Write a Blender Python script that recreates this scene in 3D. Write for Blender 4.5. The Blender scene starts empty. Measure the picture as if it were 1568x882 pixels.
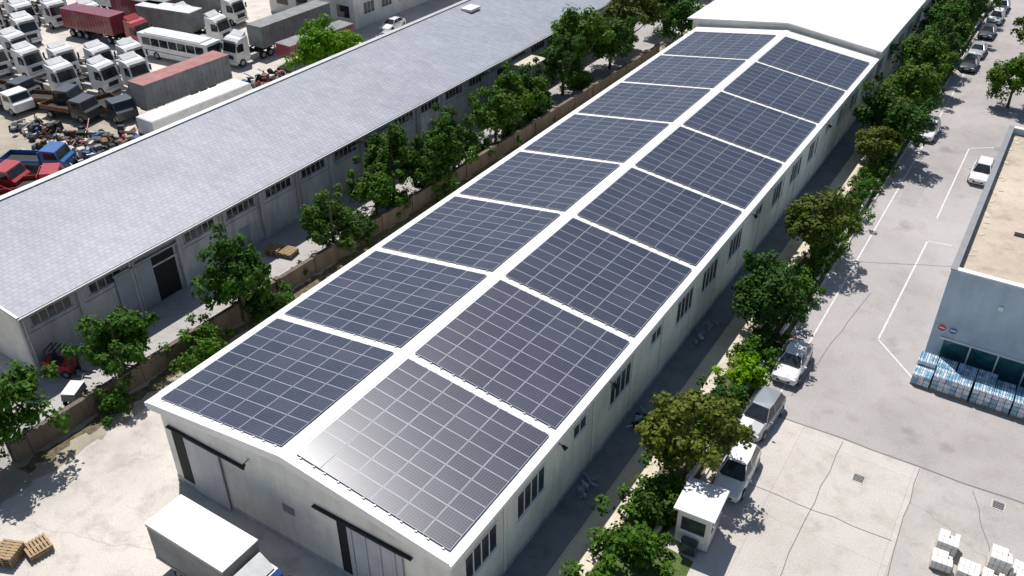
import bpy, bmesh, math, random
from mathutils import Vector, Matrix
R=random.Random(7)
s=bpy.context.scene
s.view_settings.view_transform='Standard'
s.view_settings.look='None'
s.view_settings.exposure=0
# ------------------------------------------------------------------ camera
cd=bpy.data.cameras.new("camera");cam=bpy.data.objects.new("camera",cd);s.collection.objects.link(cam)
cam.location=(0,0,38);cam.rotation_euler=(math.radians(56.2),0,math.radians(32.3));cd.lens=31.2;cd.clip_end=3000;s.camera=cam
# ------------------------------------------------------------------ light
EL=math.radians(61);AZ=Vector((.76,-.65,0)).normalized()
w=bpy.data.worlds.new("World");s.world=w;w.use_nodes=True
nt=w.node_tree;sky=nt.nodes.new('ShaderNodeTexSky');sky.sky_type='NISHITA';sky.sun_disc=False
sky.sun_elevation=EL;sky.sun_rotation=math.atan2(-AZ.x,-AZ.y)
nt.links.new(sky.outputs[0],nt.nodes['Background'].inputs[0]);nt.nodes['Background'].inputs[1].default_value=.078
sd=bpy.data.lights.new("sun","SUN");sd.energy=5.0;sd.angle=math.radians(.5);sd.color=(1,.965,.915)
so=bpy.data.objects.new("sun",sd);s.collection.objects.link(so)
so.rotation_euler=Vector((AZ.x*math.cos(EL),AZ.y*math.cos(EL),-math.sin(EL))).to_track_quat('-Z','Y').to_euler()
# ------------------------------------------------------------------ materials
def base(name):
    m=bpy.data.materials.new(name);m.use_nodes=True
    return m,m.node_tree,m.node_tree.nodes['Principled BSDF']
def ramp(nt,inp,stops):
    r=nt.nodes.new('ShaderNodeValToRGB');nt.links.new(inp,r.inputs[0])
    e=r.color_ramp.elements
    while len(e)<len(stops): e.new(.5)
    for i,(p,c) in enumerate(stops):
        e[i].position=p;e[i].color=(*c,1) if len(c)==3 else c
    return r.outputs[0]
def noise(nt,scale,detail=4,vec=None,rough=.6):
    n=nt.nodes.new('ShaderNodeTexNoise');n.inputs['Scale'].default_value=scale;n.inputs['Detail'].default_value=detail;n.inputs['Roughness'].default_value=rough
    if vec: nt.links.new(vec,n.inputs['Vector'])
    return n.outputs['Fac']
def pos(nt,sc=None):
    g=nt.nodes.new('ShaderNodeNewGeometry')
    if sc is None: return g.outputs['Position']
    v=nt.nodes.new('ShaderNodeVectorMath');v.operation='MULTIPLY';nt.links.new(g.outputs['Position'],v.inputs[0]);v.inputs[1].default_value=sc
    return v.outputs[0]
def mixc(nt,a,b,fac,mode='MIX'):
    m=nt.nodes.new('ShaderNodeMix');m.data_type='RGBA';m.blend_type=mode
    for val,ix in ((fac,0),(a,6),(b,7)):
        if isinstance(val,(int,float)): m.inputs[ix].default_value=val
        elif isinstance(val,tuple): m.inputs[ix].default_value=(*val,1)
        else: nt.links.new(val,m.inputs[ix])
    return m.outputs[2]
def bump(nt,b,h,strength=.3,dist=.05):
    n=nt.nodes.new('ShaderNodeBump');n.inputs['Strength'].default_value=strength;n.inputs['Distance'].default_value=dist
    nt.links.new(h,n.inputs['Height']);nt.links.new(n.outputs[0],b.inputs['Normal'])
def dim(c,k): return tuple(x*k for x in c)
MC={}
def simple(name,c,rough=.6,metal=0,var=.12,scale=1.5):
    if name in MC: return MC[name]
    m,nt,b=base(name)
    n=noise(nt,scale,5,pos(nt))
    col=ramp(nt,n,[(.3,dim(c,1-var)),(.7,dim(c,1+var*.4))])
    nt.links.new(col,b.inputs['Base Color']);b.inputs['Roughness'].default_value=rough;b.inputs['Metallic'].default_value=metal
    MC[name]=m;return m
def pave(name,c,stain=.35,crack=.0,slab=0,patch=.12):
    m,nt,b=base(name);p=pos(nt)
    big=noise(nt,.09,5,p,.65);mid=noise(nt,.6,6,p,.7);fine=noise(nt,9,3,p)
    col=ramp(nt,big,[(.3,dim(c,1-patch*1.6)),(.5,c),(.7,dim(c,1+patch))])
    s1=ramp(nt,mid,[(.25,dim((1,.97,.93),1-stain)),(.5,(1,1,1))])
    col=mixc(nt,col,s1,1.0,'MULTIPLY')
    st=ramp(nt,noise(nt,.33,3,p,.5),[(.63,(1,1,1)),(.74,(.76,.74,.72))]);col=mixc(nt,col,st,1.0,'MULTIPLY')
    f=ramp(nt,fine,[(.2,(.8,.8,.8)),(.8,(1.08,1.08,1.08))]);col=mixc(nt,col,f,1.0,'MULTIPLY')
    if crack:
        wv=nt.nodes.new('ShaderNodeTexVoronoi');wv.feature='DISTANCE_TO_EDGE';wv.inputs['Scale'].default_value=crack
        nn=nt.nodes.new('ShaderNodeTexNoise');nn.inputs['Scale'].default_value=.6;nt.links.new(p,nn.inputs['Vector'])
        va=nt.nodes.new('ShaderNodeVectorMath');va.operation='MULTIPLY_ADD';nt.links.new(nn.outputs['Color'],va.inputs[0]);va.inputs[1].default_value=(1.2,1.2,0);nt.links.new(p,va.inputs[2])
        nt.links.new(va.outputs[0],wv.inputs['Vector'])
        cr=ramp(nt,wv.outputs['Distance'],[(.0,(.72,.7,.68)),(.004,(1,1,1))]);col=mixc(nt,col,cr,.7,'MULTIPLY')
    if slab:
        br=nt.nodes.new('ShaderNodeTexBrick');br.offset=0;nt.links.new(p,br.inputs['Vector'])
        br.inputs['Scale'].default_value=1;br.inputs['Brick Width'].default_value=slab;br.inputs['Row Height'].default_value=slab*1.1
        br.inputs['Mortar Size'].default_value=.018;br.inputs['Color1'].default_value=(1,1,1,1);br.inputs['Color2'].default_value=(.93,.93,.93,1);br.inputs['Mortar'].default_value=(.76,.73,.70,1)
        col=mixc(nt,col,br.outputs['Color'],1.0,'MULTIPLY')
    nt.links.new(col,b.inputs['Base Color']);b.inputs['Roughness'].default_value=.9
    bump(nt,b,fine,.25,.02);return m
M_ground=pave('ground_concrete',(.60,.56,.51),.32,.07,0,.16)
M_yard=pave('yard_concrete',(.42,.405,.395),.3,.1,0,.15)
M_asph=pave('asphalt',(.41,.382,.375),.14,0,0,.11)
M_rep=pave('asphalt_repair_patch',(.37,.345,.34),.12,0,0,.09)
M_slab=pave('slab_concrete',(.58,.54,.50),.22,0,6.6,.10)
M_slab2=pave('old_asphalt',(.45,.425,.40),.22,.07,0,.12)
M_dirt=pave('dirt',(.42,.375,.30),.45,0,0,.25)
M_soil=pave('soil',(.15,.125,.075),.5,0,0,.3)
M_path=pave('path_paving',(.70,.63,.51),.2,0,1.2,.08)
M_shade_strip=pave('painted_shade_paving',(.22,.235,.25),.4,0,2.4,.15)  # paving darkened in its base colour to deepen the warehouse's shadow
def mgrass(name,cs):
    m,nt,b=base(name);p=pos(nt)
    c=ramp(nt,noise(nt,2.5,6,p,.7),[(.3,cs[0]),(.5,cs[1]),(.75,cs[2])])
    nt.links.new(c,b.inputs['Base Color']);b.inputs['Roughness'].default_value=1;bump(nt,b,noise(nt,14,3,p),.8,.1);return m
M_grass=mgrass('grass',((.03,.06,.012),(.08,.14,.03),(.22,.23,.09)))
M_verge=mgrass('dry_verge',((.04,.05,.02),(.13,.11,.06),(.30,.25,.16)))
def wallmat(name,c,dirt=.35,sc=1.0):
    m,nt,b=base(name)
    st=noise(nt,1.0,6,pos(nt,(1.6,1.6,.22)),.7);bl=noise(nt,.45,5,pos(nt),.6)
    col=ramp(nt,st,[(.28,dim(c,1-dirt)),(.55,c)])
    col=mixc(nt,col,ramp(nt,bl,[(.3,(.80,.79,.77)),(.6,(1,1,1))]),1.0,'MULTIPLY')
    nt.links.new(col,b.inputs['Base Color']);b.inputs['Roughness'].default_value=.8;bump(nt,b,noise(nt,12,3,pos(nt)),.15,.02);return m
M_wwall=wallmat('white_plaster',(.85,.845,.77),.16)
M_lwall=wallmat('grey_plaster',(.55,.57,.60),.4)
M_bwall=wallmat('blue_grey_plaster',(.50,.63,.74),.12)
M_fence=wallmat('brown_masonry',(.17,.135,.105),.5)
def metalroof(name,c,per=.5,axis=1,var=.06,rough=.45):
    m,nt,b=base(name);p=pos(nt)
    sep=nt.nodes.new('ShaderNodeSeparateXYZ');nt.links.new(p,sep.inputs[0])
    f=nt.nodes.new('ShaderNodeMath');f.operation='PINGPONG';nt.links.new(sep.outputs[axis],f.inputs[0]);f.inputs[1].default_value=per/2
    h=ramp(nt,f.outputs[0],[(0,(1,1,1)),(.06,(0,0,0))])
    n=noise(nt,.5,6,p,.7)
    col=ramp(nt,n,[(.3,dim(c,1-var*2)),(.6,c)])
    col=mixc(nt,col,ramp(nt,f.outputs[0],[(0,(.86,.86,.87)),(.04,(1,1,1))]),1.0,'MULTIPLY')
    nt.links.new(col,b.inputs['Base Color']);b.inputs['Roughness'].default_value=rough;bump(nt,b,h,.4,.03);return m
M_wroof=metalroof('white_metal_roof',(.80,.79,.77),.85,1,.06)
M_trim=simple('white_trim',(.82,.81,.79),.5,0,.08,.8)
def tileroof():
    m,nt,b=base('grey_tile_roof');p=pos(nt)
    mp=nt.nodes.new('ShaderNodeMapping');mp.inputs['Rotation'].default_value=(0,0,math.pi/2);nt.links.new(p,mp.inputs[0])
    br=nt.nodes.new('ShaderNodeTexBrick');nt.links.new(mp.outputs[0],br.inputs['Vector']);br.offset=.5
    br.inputs['Scale'].default_value=1;br.inputs['Brick Width'].default_value=.5;br.inputs['Row Height'].default_value=.42;br.inputs['Mortar Size'].default_value=.035;br.inputs['Mortar Smooth'].default_value=.6
    c=(.315,.335,.385)
    br.inputs['Color1'].default_value=(*dim(c,1.08),1);br.inputs['Color2'].default_value=(*dim(c,.93),1);br.inputs['Mortar'].default_value=(*dim(c,.66),1)
    col=mixc(nt,br.outputs['Color'],ramp(nt,noise(nt,.16,6,p,.65),[(.3,(.82,.83,.86)),(.65,(1.06,1.06,1.06))]),1.0,'MULTIPLY')
    col=mixc(nt,col,ramp(nt,noise(nt,2.2,5,pos(nt,(.15,1,1)),.7),[(.3,(.80,.80,.80)),(.6,(1,1,1))]),1.0,'MULTIPLY')
    nt.links.new(col,b.inputs['Base Color']);b.inputs['Roughness'].default_value=.5;bump(nt,b,br.outputs['Fac'],-.7,.05);return m
M_tile=tileroof()
def solar():
    m,nt,b=base('solar_cells')
    uv=nt.nodes.new('ShaderNodeUVMap');uv.uv_map='UVMap'
    def vm(op,a,b_=None):
        n=nt.nodes.new('ShaderNodeVectorMath');n.operation=op;nt.links.new(a,n.inputs[0])
        if b_ is not None:n.inputs[1].default_value=b_
        return n.outputs[0]
    def ma(op,a,b_=None,c_=None):
        n=nt.nodes.new('ShaderNodeMath');n.operation=op
        for i,x in enumerate((a,b_,c_)):
            if x is None: continue
            if isinstance(x,(int,float)): n.inputs[i].default_value=x
            else: nt.links.new(x,n.inputs[i])
        return n.outputs[0]
    fl=vm('FLOOR',uv.outputs[0])
    wn=nt.nodes.new('ShaderNodeTexWhiteNoise');wn.noise_dimensions='2D';nt.links.new(fl,wn.inputs['Vector'])
    cell=vm('FRACTION',vm('MULTIPLY',uv.outputs[0],(10,6,1)))
    cc=vm('ABSOLUTE',vm('SUBTRACT',cell,(.5,.5,0)))
    sep=nt.nodes.new('ShaderNodeSeparateXYZ');nt.links.new(cc,sep.inputs[0])
    lx=ma('GREATER_THAN',sep.outputs[0],.475);ly=ma('GREATER_THAN',sep.outputs[1],.475)
    dm=ma('GREATER_THAN',ma('ADD',sep.outputs[0],sep.outputs[1]),.86)
    g=ma('MAXIMUM',ma('MAXIMUM',lx,ly),dm)
    cl=mixc(nt,(.012,.017,.042),(.028,.032,.062),wn.outputs['Value'])
    geo=pos(nt);cl=mixc(nt,cl,ramp(nt,noise(nt,.30,5,geo),[(.3,(.85,.85,.85)),(.72,(1.6,1.45,1.3))]),1.0,'MULTIPLY')
    col=mixc(nt,cl,(.22,.24,.30),ma('MULTIPLY',g,.6))
    nt.links.new(col,b.inputs['Base Color']);b.inputs['Roughness'].default_value=.26;b.inputs['IOR'].default_value=1.75
    return m
M_cell=solar()
M_alu=simple('aluminium_frame',(.30,.32,.37),.5,.3,.05)
M_dark=simple('dark_opening',(.012,.013,.016),.8)
M_black=simple('black_rubber',(.02,.02,.02),.8)
M_steel=simple('galvanised_steel',(.35,.36,.37),.5,.6)
M_greydoor=metalroof('grey_sliding_door',(.5,.53,.56),.9,0,.1)
M_greydoorY=metalroof('grey_door_sheet',(.30,.34,.40),.9,1,.1)
def glass(name,c,rough=.08):
    m,nt,b=base(name);b.inputs['Base Color'].default_value=(*c,1);b.inputs['Roughness'].default_value=rough;b.inputs['IOR'].default_value=1.5
    nn=noise(nt,1.3,3,pos(nt));col=ramp(nt,nn,[(.3,dim(c,.6)),(.7,dim(c,1.5))]);nt.links.new(col,b.inputs['Base Color']);return m
M_glass=glass('window_glass',(.03,.038,.045));M_cglass=glass('car_glass',(.02,.025,.03),.05)
M_teal=glass('teal_glass',(.02,.10,.12))
def paint(name,c,metal=0):
    if name in MC:return MC[name]
    m,nt,b=base(name)
    col=ramp(nt,noise(nt,1.5,5,pos(nt)),[(.3,dim(c,.82)),(.6,c)]);nt.links.new(col,b.inputs['Base Color'])
    b.inputs['Roughness'].default_value=.35;b.inputs['Metallic'].default_value=metal;b.inputs['Coat Weight'].default_value=.6;b.inputs['Coat Roughness'].default_value=.1
    MC[name]=m;return m
M_wpaint=paint('white_paint',(.80,.80,.79));M_silver=paint('silver_paint',(.50,.53,.55),.35);M_gsilver=paint('grey_silver_paint',(.30,.33,.35),.35)
M_red=paint('red_paint',(.42,.03,.035));M_blue=paint('blue_paint',(.03,.13,.36));M_dkpaint=paint('dark_paint',(.05,.06,.07))
M_maroon=paint('maroon_paint',(.25,.035,.05))
M_tarp=simple('grey_tarpaulin',(.24,.25,.25),.8,0,.3,.8)
M_rust=simple('rusty_steel',(.22,.11,.06),.9,0,.4,2)
M_wood=simple('pallet_wood',(.42,.30,.17),.85,0,.3,3)
M_beige=simple('beige_sheet',(.55,.50,.40),.7)
M_light=simple('headlamp',(.75,.78,.8),.15);M_tail=simple('tail_lamp',(.4,.01,.01),.25)
M_mark=simple('road_paint',(.70,.69,.66),.7,0,.28,2.5)
M_tan=pave('roof_gravel',(.55,.46,.37),.35,0,0,.2)
M_bark=simple('bark',(.13,.10,.075),.9,0,.3,6)
def leafmat(name,c1,c2):
    m,nt,b=base(name)
    oi=nt.nodes.new('ShaderNodeObjectInfo')
    tc=nt.nodes.new('ShaderNodeTexCoord')
    n=noise(nt,1.4,4,tc.outputs['Object'],.75)
    col=ramp(nt,n,[(.32,c1),(.66,c2)])
    hs=nt.nodes.new('ShaderNodeHueSaturation');nt.links.new(col,hs.inputs['Color']);hs.inputs['Saturation'].default_value=1.1
    mr=nt.nodes.new('ShaderNodeMapRange');nt.links.new(oi.outputs['Random'],mr.inputs[0]);mr.inputs[3].default_value=.72;mr.inputs[4].default_value=1.15;nt.links.new(mr.outputs[0],hs.inputs['Value'])
    mh=nt.nodes.new('ShaderNodeMapRange');nt.links.new(oi.outputs['Random'],mh.inputs[0]);mh.inputs[3].default_value=.515;mh.inputs[4].default_value=.48;nt.links.new(mh.outputs[0],hs.inputs['Hue'])
    nt.links.new(hs.outputs[0],b.inputs['Base Color']);b.inputs['Roughness'].default_value=.65;b.inputs['Specular IOR Level'].default_value=.2
    tr=nt.nodes.new('ShaderNodeBsdfTranslucent');nt.links.new(hs.outputs[0],tr.inputs[0])
    mx=nt.nodes.new('ShaderNodeMixShader');mx.inputs[0].default_value=.22
    nt.links.new(b.outputs[0],mx.inputs[1]);nt.links.new(tr.outputs[0],mx.inputs[2])
    nt.links.new(mx.outputs[0],nt.nodes['Material Output'].inputs[0]);return m
L_dark=leafmat('foliage_dark',(.022,.060,.012),(.075,.155,.026))
L_mid=leafmat('foliage_mid',(.028,.080,.012),(.10,.205,.028))
L_olive=leafmat('foliage_olive',(.050,.078,.014),(.14,.18,.034))
L_bright=leafmat('foliage_bright',(.07,.18,.015),(.22,.42,.03))
# ------------------------------------------------------------------ mesh builder
class MB:
    def __init__(s): s.v=[];s.f=[];s.m=[];s.mats=[];s.uv={}
    def mi(s,m):
        if m not in s.mats:s.mats.append(m)
        return s.mats.index(m)
    def face(s,pts,m):
        n=len(s.v);s.v+= [tuple(p) for p in pts];s.f.append(tuple(range(n,n+len(pts))));s.m.append(s.mi(m));return len(s.f)-1
    def box(s,c,d,m,rz=0,taper=1.0):
        x,y,z=c;a,b,h=d[0]/2,d[1]/2,d[2]/2;n=len(s.v);cr,sr=math.cos(rz),math.sin(rz)
        for k,dz in ((1,-h),(taper,h)):
            for px,py in ((-a,-b),(a,-b),(a,b),(-a,b)):
                px*=k;py*=k;s.v.append((x+px*cr-py*sr,y+px*sr+py*cr,z+dz))
        i=s.mi(m)
        for f in ((3,2,1,0),(4,5,6,7),(0,1,5,4),(1,2,6,5),(2,3,7,6),(3,0,4,7)):
            s.f.append(tuple(n+q for q in f));s.m.append(i)
    def bx(s,x0,x1,y0,y1,z0,z1,m): s.box(((x0+x1)/2,(y0+y1)/2,(z0+z1)/2),(x1-x0,y1-y0,z1-z0),m)
    def prism(s,prof,x0,x1,m):
        n=len(s.v);k=len(prof)
        for x in (x0,x1):
            for y,z in prof:s.v.append((x,y,z))
        i=s.mi(m);s.f.append(tuple(range(n,n+k)));s.f.append(tuple(range(n+2*k-1,n+k-1,-1)));s.m+=[i,i]
        for q in range(k):
            r=(q+1)%k;s.f.append((n+r,n+q,n+k+q,n+k+r));s.m.append(i)
    def hexa(s,P,y0,y1,m):
        n=len(s.v)
        for y in (y0,y1): s.v+=[(x,y,z) for x,z in P]
        i=s.mi(m)
        for f in ((0,1,2,3),(7,6,5,4),(0,4,5,1),(3,2,6,7),(0,3,7,4),(1,5,6,2)):s.f.append(tuple(n+q for q in f));s.m.append(i)
    def cyl(s,p0,p1,r0,r1,m,seg=10):
        p0=Vector(p0);p1=Vector(p1);d=(p1-p0).normalized();u=d.orthogonal().normalized();v=d.cross(u);n=len(s.v)
        for p,r in ((p0,r0),(p1,r1)):
            for k in range(seg):
                a=2*math.pi*k/seg;s.v.append(tuple(p+u*math.cos(a)*r+v*math.sin(a)*r))
        i=s.mi(m)
        for k in range(seg):
            q=(k+1)%seg;s.f.append((n+k,n+q,n+seg+q,n+seg+k));s.m.append(i)
        s.f.append(tuple(range(n+seg-1,n-1,-1)));s.f.append(tuple(range(n+seg,n+2*seg)));s.m+=[i,i]
    def mesh(s,name):
        me=bpy.data.meshes.new(name);me.from_pydata(s.v,[],s.f)
        for m in s.mats:me.materials.append(m)
        me.polygons.foreach_set('material_index',s.m);me.update();return me
    def obj(s,name,loc=(0,0,0),rz=0,sc=1,parent=None,bevel=0,recalc=True):
        me=s.mesh(name)
        if recalc:
            bm=bmesh.new();bm.from_mesh(me);bmesh.ops.recalc_face_normals(bm,faces=bm.faces);bm.to_mesh(me);bm.free()
        return inst(name,me,loc,rz,sc,parent,bevel)
def inst(name,me,loc=(0,0,0),rz=0,sc=1,parent=None,bevel=0):
    o=bpy.data.objects.new(name,me);s.collection.objects.link(o);o.location=loc;o.rotation_euler=(0,0,rz)
    o.scale=(sc,)*3 if isinstance(sc,(int,float)) else sc
    if parent:o.parent=parent
    if bevel:
        b=o.modifiers.new('bevel','BEVEL');b.width=bevel;b.segments=2;b.limit_method='ANGLE';b.angle_limit=math.radians(35)
    return o
def empty(name,loc=(0,0,0)):
    e=bpy.data.objects.new(name,None);s.collection.objects.link(e);e.location=loc;e.empty_display_size=.5;return e
def sheet(name,x0,x1,y0,y1,z,m):
    b=MB();b.face([(x0,y0,z),(x1,y0,z),(x1,y1,z),(x0,y1,z)],m);return b.obj(name,recalc=False)
def ragged(name,pts,z,m,amp=.25,step=.7,seed=3):
    rr=random.Random(seed);out=[]
    for p,q in zip(pts,pts[1:]+pts[:1]):
        p=Vector(p);q=Vector(q);n=max(1,int((q-p).length/step))
        for k in range(n):
            v=p+(q-p)*k/n;out.append((v.x+rr.uniform(-amp,amp),v.y+rr.uniform(-amp,amp),z))
    b=MB();b.face(out,m);return b.obj(name,recalc=False)
# ------------------------------------------------------------------ ground
sheet('ground',-900,900,-600,1500,0,M_ground)
sheet('yard_pavement',-51.9,-44.9,-10,140,.004,M_yard)
ragged('dirt_strip',[(-45.6,10),(-43.2,10),(-42.6,30),(-41.6,60),(-39.5,110),(-44,110)],.008,M_dirt,.35)
ragged('dry_verge',[(-44.9,16),(-44.0,16),(-42.4,60),(-41.2,104),(-43,104)],.013,M_verge,.35,.5,5)
sheet('side_path',-14.5,-12.7,5,180,.004,M_path)
sheet('painted_shade_strip',-16.4,-14.5,20.3,150,.004,M_shade_strip)  # strip beside the right wall, wall shade painted into its colour
sheet('planting_strip',-12.7,-10.35,5,180,.004,M_soil)
sheet('asphalt_road',-10.2,60,44.7,400,.004,M_asph)
sheet('concrete_pavement',-10.2,.3,-20,44.7,.004,M_slab)
sheet('asphalt_patch',.3,60,-20,44.7,.004,M_slab2)
ragged('asphalt_repair',[(-8.4,78),(-6.9,78),(-6.9,84.5),(-8.4,84.5)],.008,M_rep,.06)
ragged('grass_patch',[(-12.6,20),(-8.4,20),(-8.4,31.2),(-12.6,31.2)],.012,M_grass,.1)
ragged('dirt_patch',[(-103,45),(-95,39),(-82,36),(-76,42),(-80,52),(-90,53),(-99,51)],.004,M_dirt,.8,1.5)
b=MB();b.bx(-10.35,-10.2,31.4,180,0,.13,M_slab);b.obj('kerb')
b=MB()
def line(b,p,q,wd,z,m):
    p=Vector((*p,0));q=Vector((*q,0));d=(q-p).normalized();nn=Vector((-d.y,d.x,0))*wd/2
    b.face([((p-nn).x,(p-nn).y,z),((q-nn).x,(q-nn).y,z),((q+nn).x,(q+nn).y,z),((p+nn).x,(p+nn).y,z)],m)
for p,q in (((-1.8,53.0),(-4.9,56.3)),((-4.9,56.4),(-4.75,72.4)),((-4.7,72.5),(-2.9,72.8)),((-4.85,77),(-4.95,93.8)),((-4.9,93.9),(-2.9,95.4)),((-8.9,46),(-9.0,92)),((-9.0,93),(-9.2,140))):
    line(b,p,q,.12,.012,M_mark)
b.obj('road_marking',recalc=False)
b=MB()
M_seam=simple('bitumen_seam',(.19,.18,.17),.8)
rr=random.Random(4)
def wob(p,q,n,amp):
    P=[Vector(p)+(Vector(q)-Vector(p))*k/n for k in range(n+1)]
    return [P[0]]+[v+Vector((rr.uniform(-amp,amp),rr.uniform(-amp,amp))) for v in P[1:-1]]+[P[-1]]
pts=wob((-10.1,44.7),(0.2,44.8),7,.08)+wob((.25,44.8),(20,45),8,.1)
for p,q in zip(pts,pts[1:]): line(b,p,q,.09,.0155,M_seam)
for a,c in (((-9.4,65.8),(-2.2,69.4)),((.25,44.6),(.5,30)),((-4.2,44.5),(-4.3,30)),((-10,38),(.1,38.2)),((-8.2,47),(-6.8,62)),((3.2,44.4),(5.5,38))):
    P=wob(a,c,10,.07)
    for p,q in zip(P,P[1:]): line(b,p,q,.04,.0175,M_seam)
b.obj('pavement_seam',recalc=False)
for x,y in ((-2.6,41.9),(4.6,44.0)):
    b=MB();b.box((0,0,.01),(.75,.75,.02),M_slab);b.box((0,0,.022),(.55,.55,.02),M_black)
    for k in range(4): b.box((0,-.2+k*.13,.036),(.5,.05,.01),M_steel)
    b.obj('drain_grate',(x,y,0))
# ------------------------------------------------------------------ main warehouse
XL,XR,XC=-36.35,-16.15,-26.13;YE0,YE1=20.35,98.4
def zr(x): return 6+1.3*(1-abs(x-XC)/(XR-XC))
main=empty('solar_roof_warehouse')
b=MB()
wx0,wx1,wy0,wy1=XL+.28,XR-.28,20.75,98.4
def gprism(b,x0,x1,xc,y0,y1,z0,zs,zc,m):
    P=[(x0,z0),(x1,z0),(x1,zs),(xc,zc),(x0,zs)];n=len(b.v)
    for y in (y0,y1):
        for x,z in P:b.v.append((x,y,z))
    i=b.mi(m);b.f+= [tuple(n+q for q in range(5)),tuple(n+9-q for q in range(5))];b.m+=[i,i]
    for q in range(5):
        r=(q+1)%5;b.f.append((n+r,n+q,n+5+q,n+5+r));b.m.append(i)
gprism(b,wx0,wx1,XC,wy0,wy1,0,5.86,7.12,M_wwall)
b.bx(wx0-.03,wx1+.03,wy0-.03,wy1,0,.35,M_lwall)
for k in range(9): b.bx(wx1-.01,wx1+.07,20.8+k*9.42,21.2+k*9.42,.35,5.7,M_wwall)
b.obj('walls',parent=main)
b=MB()
def roofslab(b,x0,x1,xc,y0,y1,ze,zc,t,m):
    for xa,xb,za,zb in ((x0,xc,ze,zc),(xc,x1,zc,ze)): b.hexa([(xa,za),(xb,zb),(xb,zb-t),(xa,za-t)],y0,y1,m)
roofslab(b,XL,XR,XC,YE0,YE1,6,7.3,.14,M_wroof)
b.obj('roof',parent=main)
b=MB()
for xe in (XL,XR): b.hexa([(xe,6.06),(XC,7.36),(XC,6.86),(xe,5.56)],YE0-.06,YE0-.003,M_trim)
b.bx(XR+.003,XR+.16,YE0-.06,YE1,5.72,5.98,M_trim);b.bx(XL-.16,XL-.003,YE0-.06,YE1,5.72,5.98,M_trim)
for y in [24.6+i*9.42 for i in range(8)]: b.cyl((XR-.2,y+.6,5.8),(XR-.2,y+.6,.3),.05,.05,M_trim,8)
b.face([(XC-.33,YE0,zr(XC-.33)+.02),(XC,YE0,7.345),(XC,YE1,7.345),(XC-.33,YE1,zr(XC-.33)+.02)],M_trim)
b.face([(XC,YE0,7.345),(XC+.33,YE0,zr(XC+.33)+.02),(XC+.33,YE1,zr(XC+.33)+.02),(XC,YE1,7.345)],M_trim)
b.obj('roof_trim',parent=main)
def xwin(b,x,y,z,wy,hz,panes,gl=M_glass,fr=M_trim):
    b.bx(x-.01,x+.012,y-wy/2,y+wy/2,z-hz/2,z+hz/2,gl)
    t=.07
    b.bx(x-.01,x+.05,y-wy/2-t,y+wy/2+t,z-hz/2-t,z-hz/2,fr);b.bx(x-.01,x+.05,y-wy/2-t,y+wy/2+t,z+hz/2,z+hz/2+t,fr)
    for k in range(panes+1):
        yy=y-wy/2+wy*k/panes;b.bx(x-.01,x+.045,yy-.03,yy+.03,z-hz/2,z+hz/2,fr)
    b.bx(x-.01,x+.12,y-wy/2-.12,y+wy/2+.12,z-hz/2-t-.07,z-hz/2-t-.002,fr)
b=MB();i=0
for y in [23.2,27.8,33,38.1,43.1,47.8,52.2,57.4,62.2,67.3,72,77,81.5,86.4,91,95.8]:
    small=i in (2,4,8,12);xwin(b,wx1,y,3.7 if not small else 4.2,1.5 if small else 2.7,.8 if small else 1.7,2 if small else 4);i+=1
b.obj('windows',parent=main)
b=MB()
for y in (30.5,36.5,60.1,80.2):
    b.cyl((wx1-.02,y,5.0),(wx1+.45,y,4.9),.03,.03,M_black,6);b.cyl((wx1+.3,y,4.95),(wx1+.55,y,4.78),.07,.15,M_black,10)
for x in (-29.2,):
    b.cyl((x,wy0+.02,5.2),(x,wy0-.5,5.1),.03,.03,M_black,6);b.cyl((x,wy0-.3,5.1),(x,wy0-.55,4.93),.07,.15,M_black,10)
b.obj('wall_lamps',parent=main)
b=MB()
b.bx(-35.5,-31.9,wy0-.012,wy0+.01,0,4.3,M_dark)
b.bx(-34.3,-31.6,wy0-.16,wy0-.09,.05,4.25,M_greydoor)
b.bx(-35.6,-29.7,wy0-.2,wy0-.02,4.36,4.45,M_black)
b.bx(-23.4,-21.6,wy0-.012,wy0+.01,0,4.3,M_dark)
b.bx(-22.6,-19.2,wy0-.16,wy0-.09,.05,4.25,M_greydoor)
for k in range(4): b.bx(-22.3+k*.9,-22.25+k*.9,wy0-.19,wy0-.16,.05,4.25,M_steel)
b.bx(-24.8,-18.6,wy0-.2,wy0-.02,4.36,4.45,M_black)
b.bx(-27.2,-26.4,wy0-.06,wy0+.01,2.6,3.1,M_steel)
b.obj('doors',parent=main)
far=empty('white_roof_warehouse')
b=MB();gprism(b,-37.3,-16.5,-26.3,98.45,150,0,6.5,7.75,M_wwall);b.obj('walls',parent=far)
b=MB();roofslab(b,-37.9,-16.1,-26.3,98.1,150.4,6.7,8.05,.16,M_wroof);b.obj('roof',parent=far)
b=MB();
for k in range(9): xwin(b,-16.5,102+k*5,3.9,2.7,1.5,4)
b.obj('windows',parent=far)
b=MB();b.bx(-16.09,-15.95,98.1,150.4,6.4,6.68,M_trim);b.obj('gutter',parent=far)
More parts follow.
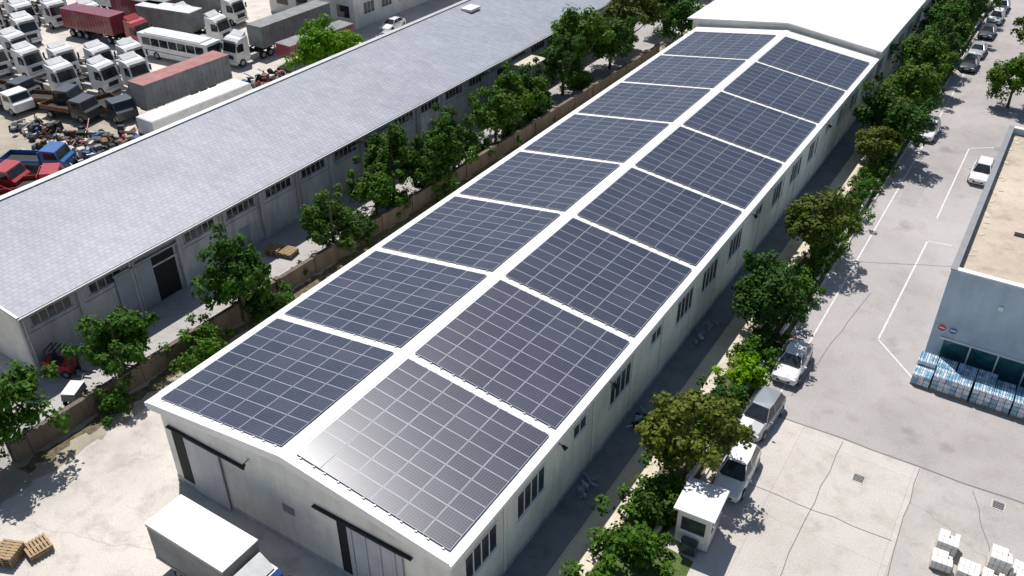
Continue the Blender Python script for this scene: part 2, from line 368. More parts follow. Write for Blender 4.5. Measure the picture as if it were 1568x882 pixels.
# ------------------------------------------------------------------ solar arrays
def panel_array(x0,x1,y0,y1):
    b=MB();NX,NY=6,9;uvs=[];gx=.024;gy=.014
    pw=(x1-x0-gx*(NX-1))/NX;ph=(y1-y0-gy*(NY-1))/NY;fr=.022;H=.10
    ia=b.mi(M_alu);ic=b.mi(M_cell)
    ox=R.randint(0,500)
    for i in range(NX):
        for j in range(NY):
            xa=x0+i*(pw+gx);xb=xa+pw;ya=y0+j*(ph+gy);yb=ya+ph
            dz=R.uniform(-.004,.004);tl=R.uniform(-.006,.006);z=lambda x:zr(x)+H+dz
            n=len(b.v)
            b.v+=[(xa,ya,z(xa)),(xb,ya,z(xb)+tl),(xb,yb,z(xb)+tl),(xa,yb,z(xa))]
            A,B,C,D=xa+fr,xb-fr,ya+fr,yb-fr
            b.v+=[(A,C,z(A)),(B,C,z(B)+tl),(B,D,z(B)+tl),(A,D,z(A))]
            b.v+=[(xa,ya,z(xa)-.04),(xb,ya,z(xb)-.04),(xb,yb,z(xb)-.04),(xa,yb,z(xa)-.04)]
            for q in range(4):
                r=(q+1)%4
                b.f.append((n+q,n+r,n+4+r,n+4+q));b.m.append(ia);uvs+=[(0,0)]*4
                b.f.append((n+8+q,n+8+r,n+r,n+q));b.m.append(ia);uvs+=[(0,0)]*4
            b.f.append((n+4,n+5,n+6,n+7));b.m.append(ic)
            u=ox+i;v=j;e=.001;uvs+=[(u+e,v+e),(u+1-e,v+e),(u+1-e,v+1-e),(u+e,v+1-e)]
    for i in range(NX):
        for fx in (.22,.78):
            xa=x0+i*(pw+gx)+pw*fx
            b.box((xa,(y0+y1)/2,zr(xa)+.03),(.05,y1-y0+.16,.05),M_steel)
            for yy in (y0-.07,y1+.07): b.box((xa,yy,zr(xa)+.035),(.13,.06,.07),M_steel)
    me=b.mesh('solar_panel_array');uvl=me.uv_layers.new(name='UVMap')
    uvs+=[(0,0)]*(len(me.loops)-len(uvs))
    for k,u in enumerate(uvs): uvl.data[k].uv=u
    return inst('solar_panel_array',me)
for i in range(8):
    ya=20.6+9.42*i+.30;yb=20.6+9.42*(i+1)-.30
    panel_array(-35.85,-26.62,ya,yb);panel_array(-25.62,-16.5,ya,yb)
# ------------------------------------------------------------------ left warehouse
lw=empty('grey_roof_warehouse')
y0,y1=22.2,106
b=MB();b.hexa([(-63.2,0),(-51.75,0),(-51.75,4.95),(-63.2,6.45)],y0,y1,M_lwall)
b.hexa([(-63.1,.02),(-51.8,.02),(-51.8,4.9),(-63.1,6.4)],y0-.04,y0-.001,M_wwall)
ys=[22.3+4.2*k for k in range(20)]
for y in ys: b.bx(-51.77,-51.5,y-.2,y+.2,0,4.75,M_lwall)
b.bx(-51.78,-51.68,y0,y1,2.95,3.1,M_lwall)
b.obj('walls',parent=lw)
b=MB();b.hexa([(-63.6,6.72),(-50.95,5.06),(-50.95,4.94),(-63.6,6.6)],y0-.4,y1+.3,M_tile)
b.hexa([(-63.75,6.86),(-63.3,6.80),(-63.3,6.70),(-63.75,6.74)],y0-.4,y1+.3,M_steel)
b.hexa([(-63.6,6.78),(-50.93,5.12),(-50.93,5.0),(-63.6,6.66)],y0-.42,y0-.26,M_steel)
b.box((-61.5,88,6.62),(1.5,2.0,.3),M_trim)
b.obj('roof',parent=lw)
b=MB();b.bx(-50.94,-50.78,y0-.4,y1+.3,4.84,5.02,M_steel)
for y in ys[::2]: b.cyl((-51.35,y,4.8),(-51.35,y,.1),.06,.06,M_steel,8)
b.obj('gutter',parent=lw)
b=MB();d=MB()
for k,y in enumerate(ys[:-1]):
    yc=y+2.1
    if k in (2,8,13): 
        d.bx(-51.76,-51.735,yc-1.6,yc+1.6,0,3.9,M_dark);
        d.bx(-51.62,-51.55,yc-3.6,yc-.5,.05,3.85,M_greydoorY) if k!=8 else d.bx(-51.62,-51.55,yc+.4,yc+1.9,.05,3.85,M_greydoorY)
        d.bx(-51.66,-51.5,yc-3.7,yc+1.9,3.92,4.06,M_steel)
    elif k in (1,):
        xwin(b,-51.74,yc,3.95,2.6,.85,4,fr=M_lwall)
    else: xwin(b,-51.74,yc,3.95,2.9,.85,5,fr=M_lwall)
    if k in (4,10,16): d.bx(-51.76,-51.7,yc-.5,yc+.5,0,2.1,M_greydoorY)
b.obj('windows',parent=lw);d.obj('doors',parent=lw)
b=MB();b.box((-49.9,82,4.1),(2.9,3.8,.12),M_beige)
for yy in (80.4,83.6): b.cyl((-51.7,yy,3.0),(-49.2,yy,4.0),.04,.04,M_steel,6)
b.obj('entrance_canopy',parent=lw)
b=MB();b.box((0,42,.7),(.28,86,1.4),M_fence);b.box((0,42,1.44),(.36,86,.07),M_fence)
for k in range(22): b.box((0,k*4+.2,.8),(.42,.42,1.6),M_fence)
b.obj('boundary_wall',(-45.3,17.5,0),math.atan2(-2.4,86))
b=MB();b.bx(-10.92,-10.74,31.5,180,0,.55,M_wwall)
for k in range(36): b.bx(-10.97,-10.69,32+k*4,32.3+k*4,0,.72,M_wwall)
b.obj('low_wall')
# ------------------------------------------------------------------ right building
rb=empty('flat_roof_warehouse');x0,x1,y0,y1,h=-1.8,30,55.5,82.2,7.4
b=MB();b.bx(x0,x1,y0,y1,0,h-.5,M_bwall)
for a in ((x0,x0+.3,y0,y1),(x1-.3,x1,y0,y1),(x0+.301,x1-.301,y0,y0+.3),(x0+.301,x1-.301,y1-.3,y1)): b.bx(*a,h-.5,h,M_bwall)
b.obj('walls',parent=rb)
b=MB();b.face([(x0+.3,y0+.3,h-.49),(x1-.3,y0+.3,h-.49),(x1-.3,y1-.3,h-.49),(x0+.3,y1-.3,h-.49)],M_tan)
b.box((2.3,63.5,h-.44),(2.6,.5,.06),M_dark);b.box((4.6,74,h-.2),(1.2,1.2,.6),M_trim)
rr=random.Random(9)
for k in range(22):
    if rr.random()<.75: b.box((x0+.5+rr.uniform(0,.5),y0+1+k*1.17+rr.uniform(-.4,.4),h-.475),(rr.uniform(.15,.5),rr.uniform(.2,.8),.03),M_beige,rr.uniform(0,3))
b.obj('roof',parent=rb)
b=MB();b.bx(x0-.06,x0+.36,y0-.06,y1+.06,h+.003,h+.09,M_steel);b.bx(x0+.361,x1,y0-.06,y0+.36,h+.003,h+.09,M_trim);b.bx(x0+.361,x1,y1-.36,y1+.06,h+.003,h+.09,M_trim)
b.obj('coping',parent=rb)
b=MB()
for k in range(9):
    b.bx(-.9+k*1.7,.7+k*1.7,y0-.04,y0+.01,.1,2.1,M_teal);b.bx(.7+k*1.7,.8+k*1.7,y0-.07,y0+.01,0,2.2,M_trim)
b.bx(-1.2,16,y0-.1,y0+.01,2.203,2.32,M_trim)
for x,z in ((1.6,5.6),(3.6,4.4)): b.box((x,y0-.05,z),(.3,.1,.3),M_trim)
b.obj('windows',parent=rb)
M_sred=paint('sign_red',(.55,.02,.03))
for x,c in ((-1.25,M_sred),(-.55,M_blue)):
    b=MB();b.cyl((0,0,0),(0,-.03,0),.3,.3,M_wpaint,24);b.cyl((0,-.028,0),(0,-.04,0),.27,.27,c,24);b.box((0,-.045,0),(.36,.01,.09),M_wpaint);b.obj('no_entry_sign' if c is M_sred else 'traffic_sign',(x,y0-.003,3.0))
M_btl=simple('shrink_wrapped_bottles',(.68,.77,.84),.2,0,.4,5);M_bcap=simple('bottle_cap_blue',(.08,.25,.44),.4)
M_btl2=simple('shrink_wrapped_bottles_blue',(.28,.48,.62),.2,0,.4,5)
b=MB();b.box((0,0,.07),(1.15,1.15,.12),M_wood)
for l in range(3):
    for i in range(3):
        for j in range(3):
            b.box((-.38+i*.38,-.38+j*.38,.32+l*.37),(.35,.35,.33),M_btl if R.random()<.78 else M_btl2)
            if l==2:
                for a in range(2):
                    for c in range(2): b.cyl((-.38+i*.38-.09+a*.18,-.38+j*.38-.09+c*.18,1.225),(-.38+i*.38-.09+a*.18,-.38+j*.38-.09+c*.18,1.27),.04,.04,M_bcap,6)
wm=b.mesh('bottled_water_pallet')
for i in range(11):
    for j in range(2):
        inst('bottled_water_pallet',wm,(-1.4+i*1.2+R.uniform(-.04,.04),53.0+j*1.2,0),R.choice((0,math.pi/2,math.pi))+R.uniform(-.03,.03),(1,1,1 if R.random()<.85 else .7))
M_wblk=simple('white_block',(.76,.75,.72),.8,0,.15,4)
for i in range(6):
    for j in range(2):
        if (i,j) in ((1,0),): continue
        b=MB();b.box((0,0,.07),(1.0,1.0,.12),M_wood);k=R.randint(2,4)
        for l in range(k):
            for a in range(4):
                for c in range(2):
                    if l==k-1 and (a+c*4)>=8-R.randint(0,2): continue
                    b.box((-.375+a*.25,-.25+c*.5,.26+l*.26),(.235,.48,.245),M_wblk,R.uniform(-.03,.03))
        b.obj('concrete_block_pallet',(2.7+i*1.2+R.uniform(-.1,.1),39.2-j*1.3+R.uniform(-.1,.1),0),R.uniform(-.15,.15))
# ------------------------------------------------------------------ trees
def leafcloud(b,clumps,n,size,m,rr):
    i=b.mi(m)
    for c,r in clumps:
        c=Vector(c)
        for k in range(n):
            d=Vector((rr.gauss(0,1),rr.gauss(0,1),rr.gauss(0,1)+.3)).normalized()
            p=c+d*r*(rr.random()**.4)*(1+.22*rr.random())
            nrm=(d+Vector((rr.uniform(-.7,.7),rr.uniform(-.7,.7),rr.uniform(-.2,1.0)))).normalized()
            u=nrm.orthogonal().normalized();u.rotate(Matrix.Rotation(rr.uniform(0,6.28),3,nrm));v=nrm.cross(u)
            L=size*rr.uniform(.6,1.35);W=L*.62;q=len(b.v)
            b.v+=[tuple(p-u*L/2),tuple(p+v*W/2),tuple(p+u*L/2),tuple(p-v*W/2)]
            b.f.append((q,q+1,q+2,q+3));b.m.append(i)
def tree(seed,H,RX,trunk,leaf,nclump=70,nl=75,size=.3,shape='round'):
    rr=random.Random(seed);b=MB()
    b.cyl((0,0,-.1),(rr.uniform(-.1,.1),rr.uniform(-.1,.1),H*.35),.16*H/6,.11*H/6,M_bark,8)
    cl=[];ends=[]
    nb=rr.randint(7,9)
    for k in range(nb):
        a=2*math.pi*k/nb+rr.uniform(-.4,.4);rad=RX*rr.uniform(.45,.78);z=H*rr.uniform(trunk+.08,.72)
        e=Vector((math.cos(a)*rad,math.sin(a)*rad,z));s0=Vector((0,0,H*rr.uniform(.2,.42)));mid=(s0+e)/2+Vector((0,0,-.15))
        b.cyl(s0,mid,.07*H/6,.05*H/6,M_bark,6);b.cyl(mid,e,.05*H/6,.02*H/6,M_bark,6);ends.append(e)
    b.cyl((0,0,H*.35),(0,0,H*.85),.1*H/6,.03,M_bark,6)
    zc=H*(trunk+.97)/2;hz=H*(.97-trunk)/2
    lob=[(rr.uniform(0,6.28),rr.uniform(-.7,.9),rr.uniform(.55,1.08)) for _ in range(9)]
    if shape=='cone': lob.append((0,.9,1.05))
    for k in range(nclump):
        if k<nclump*.3:
            e=rr.choice(ends);p=e+Vector((rr.gauss(0,1),rr.gauss(0,1),rr.gauss(0,.8)))*RX*.2
        else:
            a,el,rl=rr.choice(lob);a+=rr.gauss(0,.35);el=max(-.95,min(.97,el+rr.gauss(0,.25)))
            rad=math.sqrt(1-el*el)*(1.2-.45*(el+1)/2 if shape=='cone' else 1.0)
            q=rl*rr.uniform(.55,.9);p=Vector((math.cos(a)*rad*RX*q,math.sin(a)*rad*RX*q,zc+el*hz*min(1,q*1.15)))
        p.z=min(max(p.z,H*trunk),H*.97);cl.append((p,RX*rr.uniform(.12,.26)))
    leafcloud(b,cl,nl,size,leaf,rr)
    return b.mesh('tree_mesh')
TD=[tree(11,6.2,2.4,.08,L_dark,88,80,.26,shape='cone'),tree(12,6.8,2.3,.06,L_dark,90,80,.26,shape='cone'),tree(13,5.4,2.5,.1,L_mid,84,80,.27),tree(14,6.4,2.3,.06,L_mid,88,80,.26,shape='cone')]
TR=[tree(21,6.6,3.1,.2,L_mid,94,82,.31),tree(22,6.8,3.1,.22,L_olive,86,80,.31),tree(23,6.4,3.2,.18,L_dark,98,82,.31)]
TB=tree(31,7.5,4.0,.2,L_bright,90,80,.4)
def bush(seed,leaf):
    rr=random.Random(seed);b=MB();cl=[]
    for k in range(4): b.cyl((0,0,-.05),(rr.uniform(-.5,.5),rr.uniform(-.5,.5),1.2),.05,.02,M_bark,6)
    for k in range(28): cl.append(((rr.gauss(0,.5),rr.gauss(0,.65),rr.uniform(.3,1.7)),rr.uniform(.28,.5)))
    leafcloud(b,cl,75,.23,leaf,rr);return b.mesh('bush_mesh')
BU=[bush(41,L_mid),bush(42,L_dark),bush(43,L_bright)]
def T(name,me,x,y,sc=1,zs=1): inst(name,me,(x,y,0),R.uniform(0,6.28),(sc,sc,sc*zs))
for k,(x,y,sc) in enumerate([(-46,24.9,1.05),(-44.4,34,1.15),(-45.4,44.7,1.05),(-46.9,54.4,1.1),(-46.2,51.0,1.0),(-45.2,59,1.15),(-46,62.4,1.1),(-45.4,56.6,.9),(-45.6,69,1.15),(-46,73,1.1),(-46.6,78.0,1.1),(-46.6,84.5,1.15),(-46,76,1.0)]):
    T('yard_tree',TD[(k+2)%4],x,y,sc,R.uniform(.95,1.12))
T('yard_tree',TR[0],-48,91,1.35);T('yard_tree',TR[2],-46,95,1.1);T('yard_tree',TR[1],-46.6,102,1.25);T('yard_tree',TR[2],-45.6,110,1.2);T('yard_tree',TR[0],-41.8,107,1.0)
T('yard_tree',TR[0],-45.6,16.6,1.05);T('yard_tree',TR[0],-47.5,13.0,1.0)
for x,y,sc in ((-43,28.6,1.15),(-42.9,36.5,.9),(-44.4,22.7,.9),(-44.6,30.5,1),(-43.6,35,1),(-45,40.5,.6),(-45,48,1),(-45,57,1),(-45,66,1),(-45,76,1),(-44.8,46.8,1),(-45,52.5,1.1),(-45,71,1.1),(-46,87,1.2)): T('shrub',BU[R.randint(0,1)],x,y,sc)
for x,y,sc,k in ((-11.1,36.3,1.0,1),(-11.9,53.0,.98,2),(-11.9,64.3,1.0,1),(-12.0,87,1.15,2),(-12.5,97.2,1.05,0),(-12.6,107,1.1,0),(-12.8,114,1.05,2),(-12.8,121,1.1,0),(-12.8,130,1.1,2),(-12.8,138,1.1,0),(-12.8,146,1.1,1),(-11.9,91,.8,1),(-12.0,83.5,.75,1)): T('roadside_tree',TR[k],x,y,sc)
for x,y,sc,k in ((-11.6,26.3,1.15,0),(-11.5,29.7,1.25,0),(-11.4,32.4,1.15,1),(-11.3,41.3,1.25,1),(-11.6,39.3,1.1,0),(-11.4,43.8,.95,0),(-11.2,46.3,1.05,2),(-11.4,48.6,1.0,0),(-11.6,22.5,1.2,0),(-11.6,34.5,1.0,0),(-11.4,50.5,1,1),(-11.5,56,1.0,1)): T('shrub',BU[k],x,y,sc)
for k in range(27):
    y=57+k*2.0;T('shrub',BU[R.choice((0,1,0))],-11.5+R.uniform(-.2,.25),y+R.uniform(-.5,.5),R.uniform(.65,1.0))
T('roadside_tree',TR[0],-3.2,107.6,1.0);T('roadside_tree',TR[1],-2.6,124,1.1)
T('yard_tree',TB,-73.2,73.6,.95);T('yard_tree',TB,-71.5,77,.7)
for x,y in ((-56,118),(-52,124),(-60,128),(-48,132),(-70,120)): T('yard_tree',TR[R.randint(0,2)],x,y,1.3)
# ------------------------------------------------------------------ vehicles
def wheel(b,x,y,r,wd):
    sg=1 if x>0 else -1
    b.cyl((x-sg*wd/2,y,r),(x+sg*wd/2,y,r),r,r,M_black,18);b.cyl((x+sg*wd/2,y,r),(x+sg*(wd/2+.015),y,r),r*.6,r*.55,M_steel,12)
def car_mesh(pm,suv=False,L=4.4):
    me=bpy.data.meshes.new('car_mesh');bm=bmesh.new();k=L/4.4
    st=[(-2.2,.62,.36,.58),(-2.1,.78,.26,.70),(-1.85,.85,.24,.80),(-1.4,.88,.24,.89),(-.98,.89,.22,.97),(.2,.90,.22,1.0),(1.3,.90,.22,1.03),(1.98,.85,.26,1.02 if suv else .98),(2.18,.72,.36,.84)]
    rings=[]
    for y,wd,zl,zt in st:
        pts=[(-wd*.9,zl),(-wd,zl+.14),(-wd*1.01,zt-.24),(-wd*.93,zt-.06),(-wd*.78,zt),(0,zt+.03),(wd*.78,zt),(wd*.93,zt-.06),(wd*1.01,zt-.24),(wd,zl+.14),(wd*.9,zl)]
        rings.append([bm.verts.new((x,y*k,z)) for x,z in pts])
    for a,c in zip(rings,rings[1:]):
        for i in range(len(a)):
            j=(i+1)%len(a);f=bm.faces.new((a[i],a[j],c[j],c[i]));f.material_index=0
    bm.faces.new(rings[0]);bm.faces.new(rings[-1][::-1])
    rt=1.60 if suv else 1.46;yb=2.0 if suv else 1.75;yr=1.62 if suv else 1.05
    bb=[(-.8,-1.05),(-.82,.25),(-.78,yb),(.78,yb),(.82,.25),(.8,-1.05)];tt=[(-.56,-.25),(-.61,.3),(-.55,yr),(.55,yr),(.61,.3),(.56,-.25)]
    B=[bm.verts.new((x,y*k,.98)) for x,y in bb];Tt=[bm.verts.new((x,y*k,rt if i in (1,4) else rt-.05)) for i,(x,y) in enumerate(tt)]
    gf=[]
    for i in range(6):
        j=(i+1)%6;gf.append(bm.faces.new((B[i],B[j],Tt[j],Tt[i])))
    bm.faces.new(Tt[::-1])
    bmesh.ops.recalc_face_normals(bm,faces=bm.faces)
    bmesh.ops.inset_individual(bm,faces=gf,thickness=.06,depth=-.012)
    for f in gf:f.material_index=1
    bm.to_mesh(me);bm.free()
    b=MB()
    for x in (-.83,.83):
        for y in (-1.36*k,1.36*k):
            sg=1 if x>0 else -1;b.cyl((x,y,.38),(x+sg*.075,y,.38),.39,.39,M_black,18);wheel(b,x-.01*sg,y,.33,.2)
    for x in (-.58,.58):
        b.box((x,-2.08*k,.66),(.34,.16,.13),M_light);b.box((x*1.08,2.12*k,.82),(.24,.12,.2),M_tail)
        b.box((x*1.72,-.85*k,1.05),(.18,.1,.13),pm)
    b.box((0,-2.17*k,.48),(.9,.1,.16),M_black)
    b.box((0,-2.235*k,.55),(.5,.02,.11),M_wpaint)
    b.box((0,-1.02*k,.995),(1.3,.12,.02),M_black)
    me2=b.mesh('p')
    bm=bmesh.new();bm.from_mesh(me)
    for m in (pm,M_cglass): me.materials.append(m)
    mp=[]
    for m in b.mats:
        me.materials.append(m);mp.append(len(me.materials)-1)
    n0=len(bm.faces);bm.from_mesh(me2);bm.faces.ensure_lookup_table()
    for i in range(n0,len(bm.faces)): bm.faces[i].material_index=mp[b.m[i-n0]]
    bm.to_mesh(me);bm.free();return me
cW=car_mesh(M_wpaint,True);cS=car_mesh(M_silver);cG=car_mesh(M_gsilver,True,4.5);cD=car_mesh(M_dkpaint);cWs=car_mesh(M_wpaint)
for me,x,y,rz in ((cW,-8.7,38.1,.04),(cG,-9.15,43.5,-.06),(cWs,-9.1,49.8,.03),(cW,-9.2,95,0),(cW,-2.95,87.4,0),(cD,-9.0,118.6,0),(cS,-9.0,124.4,0),(cD,-9.1,133,0),(cW,-9.1,140.5,0),(cS,-9.2,147,0),(cD,-72,84,.4),(cS,-75,88,.2),(cWs,-78,93,.1)):
    inst('parked_car',me,(x,y,0.008),rz,1,bevel=.04)
def tractor(pm,chassis=True):
    b=MB()
    prof=[(-3.0,.55),(-3.05,1.35),(-2.95,1.75),(-2.62,3.0),(-2.2,3.35),(-.9,3.6),(-.8,1.0),(-1.0,.6)]
    b.prism(prof,-1.22,1.22,pm)
    def sl(t): return (-2.95+.33*t-.03,1.75+1.25*t)
    a=sl(.08);c=sl(.92)
    b.face([(-1.08,a[0],a[1]),(1.08,a[0],a[1]),(1.02,c[0],c[1]),(-1.02,c[0],c[1])],M_cglass)
    b.box((0,-2.78,3.12),(2.1,.35,.07),M_black)
    for sx in (-1,1):
        b.face([(sx*1.235,-2.78,1.85),(sx*1.235,-1.75,1.85),(sx*1.235,-1.75,2.8),(sx*1.235,-2.55,2.8)],M_cglass)
        b.box((sx*1.42,-2.85,2.35),(.2,.12,.7),M_black);b.box((sx*.9,-3.07,.95),(.4,.06,.22),M_light)
        for yy in (-2.2,1.3,2.5): wheel(b,sx*1.08,yy,.5,.34)
        b.box((sx*.9,0,.75),(.5,1.3,.6),M_steel);b.box((sx*1.05,1.9,1.08),(.4,2.3,.06),M_black)
        b.box((sx*.42,1.0,.9),(.12,5.0,.26),M_black)
    b.box((0,-3.08,1.25),(1.4,.05,.5),M_black);b.box((0,-3.1,.6),(2.4,.16,.34),pm)
    b.box((0,1.8,1.1),(.9,.9,.12),M_black);b.box((0,-.5,1.6),(1.4,.25,1.2),M_black)
    b.prism([(-1.6,3.5),(-.9,4.0),(-.85,3.5)],-1.0,1.0,pm)
    me=b.mesh('truck_mesh');bm=bmesh.new();bm.from_mesh(me);bmesh.ops.recalc_face_normals(bm,faces=bm.faces);bm.to_mesh(me);bm.free();return me
tW=tractor(M_wpaint);tR=tractor(M_red);tB=tractor(M_blue)
HX=math.pi/2
def trailer(L,H,ms,mtop,z0=1.25):
    b=MB();b.bx(-1.27,1.27,0,L,z0,z0+H,ms);b.bx(-1.3,1.3,-.02,L+.02,z0+H+.002,z0+H+.06,mtop)
    for k in range(int(L/.6)):
        for sx in (-1,1): b.box((sx*1.285,.3+k*.6,z0+H/2),(.03,.12,H-.1),ms)
    b.bx(-.5,.5,.2,L-.2,z0-.3,z0-.002,M_black)
    for sx in (-1,1):
        for k in range(3): wheel(b,sx*1.08,L-1.2-k*1.3,.5,.34)
        b.box((sx*.7,2.3,.6),(.12,.12,1.1),M_steel)
    return b
for x,y in ((-119.3,69.5),(-122,66.5),(-116,63),(-121,60.5),(-104.7,55.7),(-108.5,54),(-101.5,58.3),(-98.0,60.6),(-96.5,54.6),(-93,57.2),(-95.5,63.3),(-91.0,60.2),(-111,58),(-126,64),(-114,71),(-125,73),(-128,69),(-118,56.5)):
    inst('semi_truck',tW,(x,y,0),HX+R.uniform(-.15,.15),1,bevel=.04)
inst('semi_truck',tB,(-113,50.5,0),HX+.3,1,bevel=.04)
b=MB();b.bx(-1.25,1.25,-5.6,5.6,.4,3.1,M_wpaint);b.bx(-1.1,1.1,-4.5,4.5,3.101,3.22,M_wpaint)
for sx in (-1,1):
    for k in range(7): b.box((sx*1.255,-4.4+k*1.45,2.2),(.02,1.32,.95),M_cglass)
    for yy in (-3.6,3.0): wheel(b,sx*1.1,yy,.5,.34)
    b.box((sx*1.255,0,1.1),(.015,11,.12),M_blue)
b.box((0,-5.605,2.1),(2.2,.02,1.4),M_cglass);b.box((0,5.605,2.4),(1.9,.02,.7),M_cglass)
for sx in (-.9,.9): b.box((sx,-5.61,.85),(.35,.03,.2),M_light)
b.obj('bus',(-92.3,69.2,0),HX+.1,bevel=.08)
def rig(pm,L,H,ms,mtop,x,y,rz,name='semi_trailer_truck'):
    e=empty(name,(x,y,0));e.rotation_euler=(0,0,rz)
    inst('tractor',pm,(0,-1.2,0),0,1,e,.04);trailer(L,H,ms,mtop).obj('trailer',(0,.2,0),0,1,e)
rig(tW,12.5,2.6,M_tarp,M_tarp,-85.4,75.0,0)
rig(tR,9,2.4,M_maroon,M_maroon,-104,69.6,HX+.1)
rig(tW,9,2.5,M_tarp,M_wpaint,-96.5,76,HX+.15)
rig(tW,9,2.5,M_maroon,M_tarp,-103,76.5,HX+.1)
rig(tR,10,2.5,M_wpaint,M_tarp,-112,78,HX+.1)
rig(tW,10,2.5,M_rust,M_rust,-115,84,HX+.1)
trailer(11,1.4,M_maroon,M_tarp).obj('flatbed_trailer',(-80,74.5,0),-.05)
rig(tW,10,2.7,M_tarp,M_beige,-101,83,HX+.1)
M_ctop=simple('faded_red_sheet',(.36,.15,.14),.7,0,.35,1)
trailer(11.5,2.7,M_tarp,M_ctop,1.4).obj('container_trailer',(-80.9,54.2,0),-.02)
b=MB();b.bx(-1.3,1.3,0,13,.6,2.3,M_wpaint);b.bx(-1.2,1.2,.1,12.9,2.302,2.36,M_trim)
for sx in (-1,1):
    for k in (1.5,10,11.3): wheel(b,sx*1.1,k,.45,.3)
b.obj('box_trailer',(-76.2,51.0,0),-.03,bevel=.05)
def pickup(pm,bed):
    b=MB();b.prism([(-2.9,.5),(-2.9,1.3),(-2.6,1.5),(-2.3,2.25),(-.9,2.35),(-.8,.5)],-1.1,1.1,pm)
    b.face([(-1,-2.62,1.56),(1,-2.62,1.56),(.95,-2.34,2.15),(-.95,-2.34,2.15)],M_cglass)
    for sx in (-1,1):
        b.face([(sx*1.11,-2.4,1.5),(sx*1.11,-1.2,1.5),(sx*1.11,-1.2,2.1),(sx*1.11,-2.2,2.1)],M_cglass)
        b.box((sx*1.08,1.3,1.15),(.06,3.8,.45),bed)
        for yy in (-2.0,2.0): wheel(b,sx*.98,yy,.42,.28)
    b.box((0,1.3,.92),(2.2,3.8,.1),M_black);b.box((0,3.2,1.15),(2.2,.06,.45),bed);b.box((0,-.62,1.5),(2.1,.06,1.2),bed)
    b.box((0,1.2,.7),(.8,4.4,.25),M_black)
    me=b.mesh('m');bm=bmesh.new();bm.from_mesh(me);bmesh.ops.recalc_face_normals(bm,faces=bm.faces);bm.to_mesh(me);bm.free();return me
pB=pickup(M_blue,M_blue);pW=pickup(M_wpaint,M_dkpaint);pR=pickup(M_red,M_red);pD=pickup(M_dkpaint,M_rust)
for me,x,y,rz in ((pB,-79.5,41.2,HX+.5),(pR,-79.5,36.6,HX+.4),(pR,-75.2,37.8,2.4),(pR,-73.6,34.5,HX),(pD,-88,50.8,HX+.2),(pD,-84.5,53.5,HX-.2),(pW,-96,48.5,HX),(pD,-92,51.5,HX+.4),(pD,-98.5,50.5,HX+.2)):
    inst('flatbed_truck',me,(x,y,0),rz,1.05,bevel=.04)
cols=[M_rust,M_tarp,M_wpaint,M_dkpaint,M_steel,M_blue,M_red,M_beige,M_black,M_steel,M_dkpaint,M_tarp,M_rust,M_black]
def scrap(x,y,rx,ry,n,seed,name='scrap_pile',cs=cols,k0=1.0):
    rr=random.Random(seed);b=MB()
    for k in range(n):
        px,py=rr.gauss(0,rx*.5),rr.gauss(0,ry*.5);z=rr.uniform(.1,.9)*k0*max(.2,1-(px/rx)**2)
        m=rr.choice(cs)
        if rr.random()<.3:
            a=rr.uniform(0,6.28);l=rr.uniform(.5,1.6)*k0;b.cyl((px,py,z),(px+math.cos(a)*l,py+math.sin(a)*l,z+rr.uniform(-.1,.8)*k0),.06,.06,m,6)
        elif rr.random()<.2:
            b.cyl((px,py,z),(px,py+.25*k0,z+.05),.42*k0,.42*k0,M_black,12)
        else: b.box((px,py,z),(rr.uniform(.2,1.3)*k0,rr.uniform(.2,1.1)*k0,rr.uniform(.1,.9)*k0),m,rr.uniform(0,3.1),rr.uniform(.6,1))
    b.obj(name,(x,y,0))
scrap(-77.8,47,4,3.6,190,1);scrap(-82,45.5,3,3,110,2);scrap(-74,42.5,2.5,2.6,80,3);scrap(-88,46.2,3,1.6,60,4);scrap(-78,69.5,1.6,3,60,5)
bl=[M_greydoorY,M_tarp,M_steel,M_greydoorY,M_btl2]
for y,sd_ in ((32.5,11),(39.5,12),(50,15)): scrap(-15.55,y,.3,1.6,12,sd_,'building_material_pile',bl,.42)
ob=empty('white_office_building')
b=MB();b.bx(-98,-82,90,120,0,9,M_wwall);b.bx(-98.3,-81.7,89.7,120.3,9.002,9.35,M_trim);b.obj('walls',parent=ob)
b=MB()
for k in range(7):
    for z in (2.4,6.2): xwin(b,-82,93+k*3.8,z,2.2,1.5,3)
for k in range(4):
    for z in (2.2,6.0): b.bx(-96.5+k*3.8,-94.3+k*3.8,89.97,90.01,z-.8,z+.8,M_glass)
b.obj('windows',parent=ob)
# ------------------------------------------------------------------ front box truck
e=empty('box_truck',(-26.3,16.95,0));e.rotation_euler=(0,0,HX)
b=MB();b.bx(-1.12,1.12,-.1,5.4,.95,3.5,M_tarp);b.bx(-1.15,1.15,-.13,5.43,3.502,3.56,M_trim)
for sx in (-1,1):
    for zz in (1.0,3.42): b.bx(min(sx*1.12,sx*1.16),max(sx*1.12,sx*1.16),-.1,5.4,zz-.05,zz+.07,M_steel)
b.bx(-1.1,1.1,5.401,5.44,1,3.4,M_greydoor);b.obj('cargo_box',parent=e)
b=MB();b.prism([(-1.95,.5),(-2.0,1.3),(-1.62,2.2),(-1.4,2.42),(-.3,2.5),(-.25,.5)],-1.02,1.02,M_blue)
b.face([(-.94,-1.98,1.36),(.94,-1.98,1.36),(.9,-1.65,2.15),(-.9,-1.65,2.15)],M_cglass)
b.prism([(-1.3,2.5),(-.4,3.1),(-.3,2.51)],-.9,.9,M_wpaint)
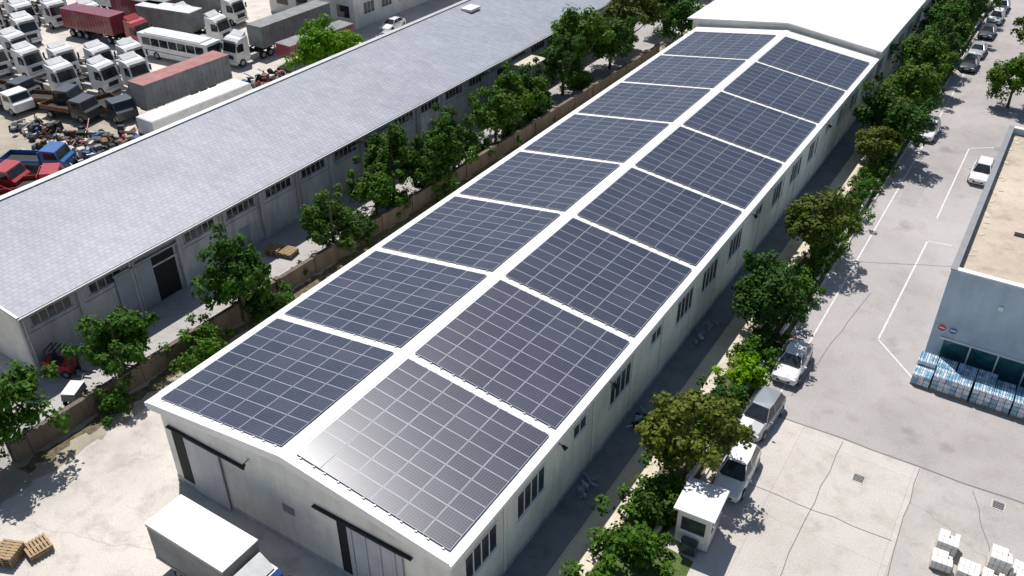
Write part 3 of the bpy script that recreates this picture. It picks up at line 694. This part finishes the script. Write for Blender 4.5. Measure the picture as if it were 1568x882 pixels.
for sx in (-1,1):
    b.face([(sx*1.03,-1.7,1.4),(sx*1.03,-.8,1.4),(sx*1.03,-.8,2.1),(sx*1.03,-1.5,2.1)],M_cglass)
    b.box((sx*1.2,-1.85,1.7),(.15,.1,.5),M_black);b.box((sx*.75,-2.0,.9),(.3,.06,.2),M_light)
    for yy in (-1.1,3.9): wheel(b,sx*.92,yy,.42,.28)
b.bx(-.4,.4,-.3,5.2,.6,.94,M_black);b.obj('cab',parent=e,bevel=.05)
# ------------------------------------------------------------------ small things
for x,y,n,rz in ((-49.5,42.0,4,.3),(-48.3,42.4,3,.2),(-39,12.1,5,.4),(-38.2,13.2,3,-.2),(-40.2,11.5,2,.8)):
    b=MB()
    for l in range(n):
        for k in range(7): b.box((0,-.54+k*.18,.13+l*.15),(1.2,.12,.025),M_wood,0)
        for k in (-.5,0,.5): b.box((k,0,.06+l*.15),(.1,1.2,.1),M_wood,0)
    b.obj('wooden_pallet_stack',(x,y,0),rz)
b=MB();b.box((0,0,.65),(1.1,1.7,.6),M_red);b.box((0,.7,.8),(1.05,.6,.8),M_red);b.box((0,.1,1.05),(.5,.5,.3),M_black);b.box((0,.32,1.35),(.5,.1,.5),M_black)
for sx in (-1,1):
    for yy in (-.75,.75): b.cyl((sx*.5,yy*.9,.9),(sx*.45,yy*.7,2.1),.04,.04,M_black,6)
    b.box((sx*.3,-1.05,1.2),(.1,.12,2.2),M_black);b.box((sx*.3,-1.6,.1),(.12,1.1,.05),M_steel)
    for yy in (-.6,.65): wheel(b,sx*.5,yy,.3,.22)
for k in range(4): b.box((0,-.5+k*.33,2.12),(.95,.08,.05),M_black)
b.box((0,-1.08,1.9),(.7,.08,.1),M_black)
b.obj('forklift',(-50.4,23.2,0),2.0,bevel=.02)
for x,y,rz in ((-47.2,21.9,.5),(-50.2,27.3,1.2)):
    b=MB();b.box((0,0,.75),(1.0,1.5,.5),M_tarp,0,.9);b.box((0,0,1.02),(.92,1.4,.06),M_trim);b.cyl((0,.75,.6),(0,1.5,.95),.025,.025,M_steel,6)
    for sx in (-1,1):
        for yy in (-.5,.5): wheel(b,sx*.45,yy,.22,.1)
    b.box((0,0,.45),(.8,1.3,.1),M_steel);b.obj('utility_cart',(x,y,0),rz,1,bevel=.03)
gb=empty('guard_booth',(-9.0,33,0));gb.rotation_euler=(0,0,.06)
b=MB();b.bx(-.9,.9,-1.05,1.05,.15,2.6,M_wwall);b.bx(-.8,.8,-.95,.95,0,.149,M_slab);b.obj('walls',parent=gb)
b=MB();b.bx(-1.12,1.12,-1.3,1.25,2.602,2.74,M_wroof);b.obj('roof',parent=gb,bevel=.03)
b=MB();b.bx(-.65,.65,-1.07,-1.04,1.2,2.1,M_glass);b.bx(-.7,.7,-1.12,-1.04,1.1,1.18,M_trim);b.bx(.895,.92,-.7,.3,1.2,2.1,M_glass);b.bx(.895,.93,.4,.95,.2,2.1,M_greydoorY)
b.box((0,-1.4,.45),(.9,.5,.7),M_dkpaint);b.obj('windows',parent=gb)
